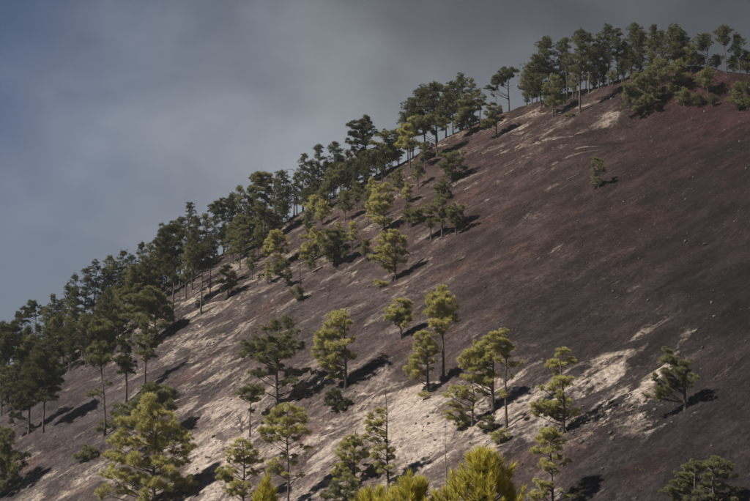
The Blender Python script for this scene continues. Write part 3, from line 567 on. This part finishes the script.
# ---- pines of the belts: base pixel, top pixel, crown left / right / bottom, profile, colour
def belt_tree(spec, label, group, behind=0.0):
    u, v, vt, ul, ur, vc, kind, mat = spec
    p = hit(u, v)
    if behind:
        k = 1 + behind / np.linalg.norm(p[:2]); p = p * k
    zg = float(ground_z(p[0], p[1])); p[2] = zg
    uu, vv, d = project(p[0], p[1], zg); px = d / F
    H = max((vv - vt) * px * 1.01, 2.5)
    wl, wr = (u - ul) * px, (ur - u) * px; hb = min(max((vv - vc) * px * .85, .1 * H), .66 * H)
    w = (wl + wr) / 2 * 1.22; ox = (wr - wl) / 2
    ch = H - hb
    rc = min(max(.34 * w, .42), 1.15)
    cl = [((ox * .8, 0, H - rc * .7), rc * .85), ((ox * .8 + random.uniform(-.4, .4) * rc, random.uniform(-.5, .5) * rc, H - rc * 1.5), rc)]
    m = int(np.clip(ch / (rc * .62) * 1.5, 6, 17))                # limbs, each carrying two or three clumps
    a = random.uniform(0, 6.28)
    for i in range(m):
        t = (i + random.uniform(.1, .9)) / m; a += 2.4 + random.uniform(-.6, .6)
        if kind == 'f': wt = math.sin(math.pi * min(max(.22 + .72 * t, 0), 1))**.7            # full, egg-shaped
        elif kind == 'c': wt = 1.05 * (1 - t)**.75 + .12                                          # conical
        else: wt = math.sqrt(max(1 - (t * .95)**2, 0)) * (.8 if t < .15 else 1)                 # umbrella dome
        reach = max(w * wt * random.choice((.65, .9, 1.0, 1.12)) - rc * .5, .15); z = hb + rc * .4 + t * (ch - rc * 1.2)
        for f in ((1.0, .45) if reach < 1.6 * rc else (1.0, .62, .25)):
            q = a + random.uniform(-.35, .35)
            cl.append(((ox + math.cos(q) * reach * f, math.sin(q) * reach * f, z + random.uniform(-.25, .3) * rc + .12 * reach * f), rc * random.uniform(.62, 1.12)))
    root = root_at('pine_tree', p, label, group)
    finish_tree(root, H, .012 * H + .03, (ox * .6 + random.uniform(-.35, .35), random.uniform(-.3, .3)), cl, mat, False, stubs=random.choice((0, 2, 4)), kink=random.uniform(.008, .03))
    return root
def belt(specs, phrase, group):
    specs = sorted(specs, key=lambda s: s[0])
    for i, s in enumerate(specs):
        H = 'tall' if s[1] - s[2] > 52 else ('short' if s[1] - s[2] < 30 else 'medium-sized')
        sh = {'f': 'full-crowned', 'c': 'tapering', 'u': 'umbrella-crowned'}[s[6]]
        belt_tree(s[:8], '%s %s pine, %s from the left %s' % (H, sh, ORD[i], phrase), group, s[8] if len(s) > 8 else 0)

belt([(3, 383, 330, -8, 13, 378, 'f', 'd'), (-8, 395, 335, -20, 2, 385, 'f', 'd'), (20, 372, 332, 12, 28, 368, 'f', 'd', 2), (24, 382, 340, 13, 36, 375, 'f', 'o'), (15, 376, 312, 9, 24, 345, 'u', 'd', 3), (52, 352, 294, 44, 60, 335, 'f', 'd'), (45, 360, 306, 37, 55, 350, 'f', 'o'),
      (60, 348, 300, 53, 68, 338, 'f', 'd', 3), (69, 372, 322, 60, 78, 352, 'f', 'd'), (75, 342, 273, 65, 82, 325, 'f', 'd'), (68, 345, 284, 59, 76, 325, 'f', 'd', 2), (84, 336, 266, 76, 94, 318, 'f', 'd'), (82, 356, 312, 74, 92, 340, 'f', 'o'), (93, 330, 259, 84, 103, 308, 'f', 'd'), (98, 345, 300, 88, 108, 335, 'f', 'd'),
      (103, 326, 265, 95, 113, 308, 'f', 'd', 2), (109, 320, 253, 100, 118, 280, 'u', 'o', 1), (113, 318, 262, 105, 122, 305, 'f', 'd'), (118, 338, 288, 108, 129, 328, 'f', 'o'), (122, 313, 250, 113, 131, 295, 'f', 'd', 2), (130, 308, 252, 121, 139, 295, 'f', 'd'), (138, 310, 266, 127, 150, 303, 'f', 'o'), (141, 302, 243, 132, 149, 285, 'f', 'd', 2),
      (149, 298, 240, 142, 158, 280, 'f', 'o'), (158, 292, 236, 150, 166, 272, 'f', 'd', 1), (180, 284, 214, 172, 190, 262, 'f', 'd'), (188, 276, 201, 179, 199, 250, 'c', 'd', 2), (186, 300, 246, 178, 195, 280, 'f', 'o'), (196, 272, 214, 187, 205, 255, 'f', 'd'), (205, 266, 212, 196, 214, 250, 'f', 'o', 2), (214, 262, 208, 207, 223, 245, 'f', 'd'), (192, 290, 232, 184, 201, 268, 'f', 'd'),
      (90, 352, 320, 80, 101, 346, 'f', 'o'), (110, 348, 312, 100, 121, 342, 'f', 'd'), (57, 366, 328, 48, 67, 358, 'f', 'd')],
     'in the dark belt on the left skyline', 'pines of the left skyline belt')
belt([(232, 246, 192, 222, 241, 232, 'f', 'd', 2), (239, 243, 184, 231, 248, 225, 'f', 'o'), (250, 238, 186, 242, 259, 222, 'f', 'd', 2), (256, 236, 176, 249, 263, 215, 'f', 'd', 3), (275, 227, 178, 268, 283, 212, 'f', 'o'), (281, 222, 168, 271, 292, 205, 'f', 'd', 2), (287, 220, 184, 281, 294, 210, 'f', 'd'),
      (303, 211, 153, 295, 312, 198, 'f', 'd', 1), (297, 214, 172, 290, 304, 205, 'f', 'o', 3), (311, 207, 160, 303, 319, 198, 'f', 'd'), (318, 204, 143, 309, 327, 190, 'f', 'd'), (326, 201, 162, 318, 334, 188, 'f', 'o', 1), (334, 197, 141, 325, 345, 178, 'f', 'd'), (330, 208, 168, 320, 341, 186, 'u', 'o'), (340, 200, 164, 332, 350, 182, 'f', 'o'), (347, 196, 148, 340, 355, 178, 'f', 'd', 2),
      (353, 187, 158, 346, 361, 178, 'f', 'o'), (358, 183, 150, 352, 366, 172, 'f', 'd', 2), (376, 178, 150, 370, 383, 168, 'f', 'o'), (392, 170, 142, 386, 399, 160, 'f', 'd', 2), (313, 222, 195, 305, 322, 214, 'f', 'y'), (270, 240, 208, 263, 278, 230, 'f', 'o'), (233, 262, 228, 224, 242, 252, 'f', 'o'), (258, 256, 224, 250, 266, 246, 'f', 'o')],
     'along the middle skyline', 'pines of the middle skyline')
belt([(437, 143, 80, 420, 449, 121, 'f', 'd', 1), (425, 149, 84, 408, 438, 126, 'f', 'd', 2), (413, 155, 95, 400, 424, 130, 'f', 'd', 1), (408, 158, 112, 399, 416, 138, 'f', 'd', 3), (453, 136, 80, 443, 463, 118, 'f', 'd'), (462, 130, 72, 451, 470, 112, 'f', 'd', 1), (446, 139, 84, 437, 456, 122, 'f', 'o', 3), (473, 126, 78, 466, 478, 100, 'f', 'o', 2), (467, 131, 96, 460, 474, 118, 'f', 'd', 3)],
     'in the big dark clump on the ridge', 'pines of the ridge clump')
belt([(541, 108, 55, 523, 552, 96, 'f', 'd'), (532, 106, 66, 522, 542, 98, 'f', 'o', 1), (550, 104, 36, 534, 559, 76, 'f', 'd', 1), (553, 116, 72, 543, 566, 104, 'f', 'o'), (560, 100, 40, 552, 571, 80, 'f', 'd', 2), (567, 98, 34, 559, 575, 70, 'f', 'd'), (573, 100, 52, 565, 582, 88, 'f', 'o', 1), (580, 112, 27, 569, 594, 68, 'f', 'd'), (589, 94, 32, 581, 598, 72, 'f', 'd'), (595, 92, 50, 588, 603, 80, 'f', 'd', 2),
      (599, 90, 34, 592, 606, 68, 'f', 'd'), (609, 86, 22, 598, 619, 58, 'f', 'd'), (618, 82, 27, 611, 626, 60, 'f', 'd', 1), (604, 88, 46, 597, 612, 74, 'f', 'o', 2), (624, 80, 40, 618, 632, 68, 'f', 'd', 2), (636, 76, 22, 625, 647, 44, 'u', 'd'), (642, 74, 30, 635, 650, 52, 'u', 'd', 2), (630, 78, 46, 622, 637, 66, 'f', 'd', 1), (655, 74, 24, 647, 663, 48, 'u', 'd'), (650, 76, 38, 644, 657, 60, 'u', 'o', 2),
      (662, 76, 30, 655, 669, 56, 'f', 'd', 2), (659.5, 100, 58, 648, 672, 82, 'f', 'o'), (675, 80, 25, 663, 689, 62, 'f', 'd'), (683, 79, 32, 675, 692, 64, 'f', 'd', 2), (691, 77, 43, 683, 701, 66, 'f', 'o'), (680, 92, 58, 669, 691, 82, 'f', 'o'), (670, 98, 84, 665, 676, 97, 'f', 'o')],
     'in the tall stand on the upper right ridge', 'pines of the upper right stand')
belt([(708.5, 70, 32, 694, 715, 47, 'u', 'd'), (726.6, 73, 24, 715, 734, 40, 'u', 'd'), (740, 72, 32, 730, 745, 54, 'f', 'd'), (747, 74, 50, 737, 757, 72, 'f', 'd', 2), (717, 71, 55, 708, 725, 70, 'f', 'd', 2), (733, 74, 54, 726, 741, 70, 'f', 'd', 3), (700, 74, 56, 693, 707, 72, 'f', 'd', 2)],
     'on the summit skyline at far right', 'pines of the summit skyline')
belt([(708, 98, 66, 696, 717, 86, 'u', 'o'), (684, 107, 87, 677, 693, 106, 'f', 'o'), (698, 107, 92, 692, 705, 107, 'f', 'd'), (712, 108, 94, 707, 718, 107, 'f', 'd'), (738, 110, 79, 727, 750, 109, 'c', 'o'), (752, 110, 74, 740, 766, 109, 'f', 'd')],
     'in the low row in front of the summit', 'low pines in front of the summit')

def skyline_v(u): return np.interp(u, [0, 13, 65, 157, 293, 330, 410], [382, 372, 342, 287, 217, 198, 158])
fill = []
for i in range(40):
    u = -6 + i * 4.6 + random.uniform(-3, 3); dv = random.choice((8, 14, 20, 28, 36)) + random.uniform(-4, 4)
    if u > 110: dv = min(dv, 14)
    v = float(skyline_v(u)) + dv; h = random.uniform(34, 60); w = random.uniform(7, 11)
    fill.append((u, v, v - h, u - w, u + w, v - h * random.uniform(.12, .4), random.choice('ffc'), random.choice('ddo')))
belt(fill, 'on the shaded slope below the left skyline', 'pines below the left skyline')
fill = []
for (u, v, h, w, c, k, m) in ((240, 268, 44, 8, .35, 'f', 'o'), (252, 279, 30, 6, .4, 'u', 'o'), (268, 283, 24, 5, .2, 'c', 'y'), (308, 238, 30, 7, .3, 'f', 'o'), (322, 226, 26, 7, .25, 'f', 'y'), (345, 222, 34, 8, .35, 'f', 'o'), (338, 240, 20, 5, .2, 'f', 'y'),
                              (357, 212, 30, 7, .3, 'f', 'o'), (368, 226, 36, 7, .4, 'u', 'o'), (372, 204, 26, 6, .3, 'f', 'y'), (398, 196, 30, 7, .35, 'f', 'o'), (407, 205, 22, 6, .2, 'c', 'y'), (418, 190, 30, 7, .4, 'u', 'o'), (408, 228, 28, 6, .3, 'f', 'o'), (352, 252, 30, 7, .3, 'f', 'y'), (311, 275, 20, 5, .25, 'c', 'o'), (365, 262, 24, 6, .3, 'f', 'o'), (425, 168, 26, 6, .3, 'f', 'o')):
    fill.append((u, v, v - h, u - w, u + w, v - h * c, k, m))
belt(fill, 'of the loose scatter on the upper middle slope', 'scattered pines on the upper middle slope')
fill = []
for i in range(26):
    u = 226 + i * 6.8 + random.uniform(-3, 3); v = float(skyline_v(u)) + random.choice((1, 3, 6, 10)); h = random.uniform(20, 40); w = random.uniform(6.5, 10)
    if 288 < u < 300: continue
    fill.append((u, v, v - h, u - w, u + w, v - h * random.uniform(.1, .35), random.choice('ffc'), random.choice('ddo')))
belt(fill, 'among the lower infill below the middle skyline', 'low pines under the middle skyline')
fill = []
for i, u in enumerate((527, 537, 546, 557, 565, 576, 586, 594, 603, 613, 622, 631, 640, 653, 666, 678, 688)):
    v = float(np.interp(u, [500, 560, 600, 625, 640, 700], [110, 98, 88, 79, 74, 71])) + random.uniform(1, 5); h = random.uniform(16, 38); w = random.uniform(5, 8)
    fill.append((u, v, v - h, u - w, u + w, v - h * random.uniform(.15, .4), random.choice('ffu'), random.choice('ddo'), random.choice((0, 2, 5))))
belt(fill, 'in the undergrowth of the upper right stand', 'undergrowth of the upper right stand')
# ---- shrubs, dead stems
def shrub(u, v, cl, mat, label):
    p = hit(u, v); zg = float(ground_z(p[0], p[1])); _, _, d = project(p[0], p[1], zg); px = d / F
    root = root_at('shrub', p, label, None, 'shrub')
    cs = [(((a - u) * px, random.uniform(-.5, .5) * r * px * 1.4, max((v - b) * px, .35 * r * px)), r * px) for a, b, r in cl]
    H = max(c[0][2] for c in cs)
    finish_tree(root, H, .07, (0, 0), cs, mat, True)
shrub(87, 459, [(80, 453, 5), (86, 446, 5.5), (92, 448, 5), (87, 454, 6), (94, 455, 4)], 'o', 'low green shrub on the streaked lower left slope')
shrub(337, 410, [(330, 404, 6), (338, 398, 7), (346, 401, 6), (333, 394, 5), (342, 407, 6), (328, 399, 4)], 'd', 'dark rounded shrub at the foot of the full pine')
shrub(501, 444, [(496, 436, 5), (502, 432, 5), (507, 437, 4), (500, 440, 5)], 'y', 'pale low shrub below the slim twin-pair pine')
shrub(488, 430, [(483, 424, 5), (489, 417, 5), (495, 421, 5), (490, 426, 5)], 'o', 'green shrub at the foot of the stout rounded pine')
shrub(425, 399, [(424, 394, 4), (428, 396, 3)], 'y', 'tiny yellow bush under the upright centre pine')
shrub(303, 300, [(290, 293, 3.5), (296, 290, 4), (302, 293, 4), (299, 297, 4)], 'o', 'low bush at the base of the tall bare dead stem')
shrub(375, 478, [(368, 474, 4), (374, 470, 4.5), (366, 468, 3.5), (378, 475, 4)], 'o', 'low bush between the small tufted pine and the half-bare pine')
shrub(570, 118, [(567, 116, 2.6), (572, 114, 2.8), (576, 117, 2.4)], 'o', 'small ground bush under the upper right stand')

def snag(u, v, vt, r0, label, lean_top=None, bark=M_CHAR, arms=(), stubs=6, kink=.008, name='dead_stem'):
    p = hit(u, v); zg = float(ground_z(p[0], p[1])); _, _, d = project(p[0], p[1], zg); px = d / F
    H = (v - vt) * px; root = root_at(name, p, label, None, 'dead tree')
    lean = (((lean_top or u) - u) * px, 0)
    tr, _ = trunk_parts(H, r0, lean, [], kink=kink)
    to = link('trunk', make_mesh('trunk', tr[0], tr[1], [bark], True), root)
    L = []
    for path in arms:
        P = np.array([((a - u) * px, dy, (v - b) * px) for a, b, dy in path]); L.append(tube(P, np.linspace(.06, .015, len(P)), 5))
    for _ in range(stubs):
        a = random.uniform(0, 6.28); h = random.uniform(.25, .95); l = random.uniform(.25, .8)
        s = np.array([lean[0] * h**1.3, 0, H * h]); e = s + [math.cos(a) * l, math.sin(a) * l, random.uniform(-.1, .25)]
        L.append(tube(np.array([s, (s + e) / 2 + [0, 0, .05], e]), [.028, .02, .008], 4))
    for vv, q in L: link('branch', make_mesh('branch', vv, q, [bark], True), to)
snag(294, 218, 170, .15, 'black dead snag with a bent-over top on the skyline', arms=[[(293.6, 171, 0), (290, 169.5, .1), (286, 170.5, .1), (283, 173, 0)], [(294, 185, 0), (297, 183, .1)]], stubs=4)
snag(300.5, 300, 235, .12, 'tall bare dead stem standing on the middle slope', lean_top=298.5, stubs=9)
snag(446, 506, 423, .10, 'thin bare dead pole rising at the bottom behind the bright foreground pine', stubs=5, bark=M_GREY)
snag(241, 433, 409, .07, 'dead grey bush with bare forked branches left of centre', bark=M_GREY, kink=.05, stubs=3,
     arms=[[(241, 430, 0), (236, 424, .2), (231, 419, .4), (229, 414, .4)], [(241, 428, 0), (234, 429, -.2), (230, 432, -.3)], [(241, 424, 0), (246, 418, .3), (247, 412, .3)], [(240, 421, 0), (237, 414, -.2), (237, 409, -.2)]])
snag(460, 412, 392, .05, 'small forked dead stem beside the gnarled low pine', bark=M_GREY, arms=[[(460, 404, 0), (456, 398, .1), (455, 394, .1)]], stubs=2)

# ------------------------------------------------------------------ foreground pine tops, needle tufts picked out one by one
def tuft_mesh():
    n = 150
    t = rng.uniform(0, 1, n); cent = np.stack([.012 * rng.normal(size=n), .012 * rng.normal(size=n), -.16 + .34 * t], 1)
    a = rng.uniform(0, 6.283, n)
    dirs = unit(np.stack([np.cos(a) * (1.0 - .6 * t), np.sin(a) * (1.0 - .6 * t), .55 + .6 * t], 1) + .10 * rng.normal(size=(n, 3)))
    V, Fc, T = blades(cent, dirs, rng.uniform(.20, .36, n), np.full(n, .015), np.clip(.0 + .8 * t + .2 * rng.normal(size=n), 0, 1), dirs)
    return make_mesh('needle_tuft', V, Fc, [M_TIP], False, leaf_attrs(T))
TUFTS = [tuft_mesh() for _ in range(6)]
def foreground_pine(u, vt, dist, slope, nt, label, seen):
    """a pine on the near bank whose top alone reaches into the picture"""
    d = ray(u, vt); P = d * (dist / d[1]); x, y = P[0], P[1]; g = gz(x, y); H = P[2] - g
    root = root_at('foreground_pine', (x, y, g), label, 'bright pine tops in the foreground')
    tips = []
    for i in range(nt):
        f = (i + .5) / nt; dz = .04 + seen * f**1.15
        r = slope * (dz / seen)**.75 * math.sqrt(random.uniform(.2, 1)) * random.uniform(.65, 1.25) + .04; a = i * 2.399 + random.uniform(-.7, .7); dz += random.uniform(-.12, .2)
        tips.append((np.array([r * math.cos(a), r * math.sin(a), H - .22 - dz]), r, a))
    rr = np.linspace(0, 1, 14); pth = np.stack([.05 * np.sin(rr * 7), .05 * np.cos(rr * 6), rr * (H - .25)], 1); pth[0, 2] = -.3
    to = link('trunk', make_mesh('trunk', *tube(pth, .16 * (1 - .88 * rr) + .005, 8), [M_BARK], True), root)
    L = []; crown = None
    for k, (p, r, a) in enumerate(tips):
        s = np.array([0, 0, p[2] - .55 * r - .1]); L.append(tube(np.array([s, (s + p) / 2 + [0, 0, -.06 * r], p]), [.022, .016, .010], 4))
        me = TUFTS[k % len(TUFTS)]
        o = link('needle_tuft', me, root)
        tilt = min(.2 + .35 * r, .7) * random.uniform(.3, 1.2)
        o.location = p; o.rotation_euler = Matrix.Rotation(a, 3, 'Z').to_4x4().to_euler(); o.rotation_euler = (Matrix.Rotation(a, 3, 'Z') @ Matrix.Rotation(tilt, 3, 'Y') @ Matrix.Rotation(random.uniform(0, 6), 3, 'Z')).to_euler()
        s_ = random.uniform(.65, 1.05); o.scale = (s_, s_, s_)
    v, q = join(L); link('branches', make_mesh('branches', v, q, [M_BARK], True), to)
    # the crown below the tufts one can pick out
    Vs = []; Fs = []; Ts = []; k = 0
    for i in range(26):
        f = (i + .5) / 26; dz = seen + f * 3.2; r = min(slope * (dz / seen)**.75, 1.9) * math.sqrt(random.uniform(.05, 1)); a = i * 2.399
        V, Fc, T = clump_geo(.5, 22, 9, ln=.5, wd=.04)
        Vs.append(V + np.array([r * math.cos(a), r * math.sin(a), H - .3 - dz])); Fs.append(Fc + k); Ts.append(T); k += len(V)
    link('crown', make_mesh('crown', np.concatenate(Vs), np.concatenate(Fs), [M_TIP], False, leaf_attrs((np.concatenate([a for a, b in Ts]), np.concatenate([b for a, b in Ts])))), root)
foreground_pine(483, 449, 40, 1.7, 150, 'largest bright yellow pine top with long needles at the bottom centre', 1.75)
foreground_pine(413, 472, 41, 1.25, 85, 'bright yellow pine top just left of the largest one at the bottom', 1.15)
foreground_pine(373, 485, 42, .9, 50, 'low bright yellow pine top at the bottom edge, third leftwards from the largest', .9)
foreground_pine(265, 478, 44, .55, 34, 'narrow bright pine top poking up at the bottom edge left of centre', 1.0)

def build_tufts():
    """seedlings, dry tufts and needle litter round the pines and over the lower left slope"""
    Vs = []; Fs = []; Ts = []; k = 0; spots = []
    for o in [o for o in C.objects if o.name.startswith(('pine_tree', 'shrub')) and o.parent is None]:
        for _ in range(5): spots.append((o.location.x + random.gauss(0, 1.3), o.location.y + random.gauss(0, 1.3)))
    for _ in range(260):
        q = hit(random.uniform(-10, 200) if random.random() < .6 else random.uniform(180, 700), random.uniform(455, 515) if random.random() < .6 else random.uniform(330, 480)); spots.append((q[0], q[1]))
    for (x, y) in spots:
        V, Fc, T = clump_geo(min(.10 + random.expovariate(1 / .09), .42), 9, 6, flat=random.uniform(.4, .8), ln=.55, wd=.10)
        Vs.append(V + np.array([x, y, gz(x, y) + .02])); Fs.append(Fc + k); Ts.append(T); k += len(V)
    m = mat_needles('dry_tuft_needles', (.07, .06, .03, 1), (.20, .175, .085, 1), (.22, .19, .08, 1))
    link('ground_tufts', make_mesh('ground_tufts', np.concatenate(Vs), np.concatenate(Fs), [m], False, leaf_attrs((np.concatenate([a for a, b in Ts]), np.concatenate([b for a, b in Ts])))),
         kind='stuff', label='dry olive tufts and seedlings dotted over the cinder slope', category='ground cover')
build_tufts()
# ------------------------------------------------------------------ thin mountain air
def build_haze():
    t = NT('thin_mountain_haze'); v = t.n('ShaderNodeVolumePrincipled')
    v.inputs['Color'].default_value = (.86, .93, 1.0, 1); v.inputs['Density'].default_value = .00011; v.inputs['Anisotropy'].default_value = .2
    t.l(v.outputs[0], t.out.inputs['Volume'])
    b = 1700.0; lo, hi = -160.0, 100.0
    V = np.array([[x, y, z] for z in (lo, hi) for x, y in ((-b, -b), (b, -b), (b, b), (-b, b))])
    q = np.array([[0, 3, 2, 1], [4, 5, 6, 7], [0, 1, 5, 4], [1, 2, 6, 5], [2, 3, 7, 6], [3, 0, 4, 7]])
    link('haze', make_mesh('haze', V, q, [t.m]), kind='stuff', label='thin pale mountain haze over the slope', category='haze')
build_haze()
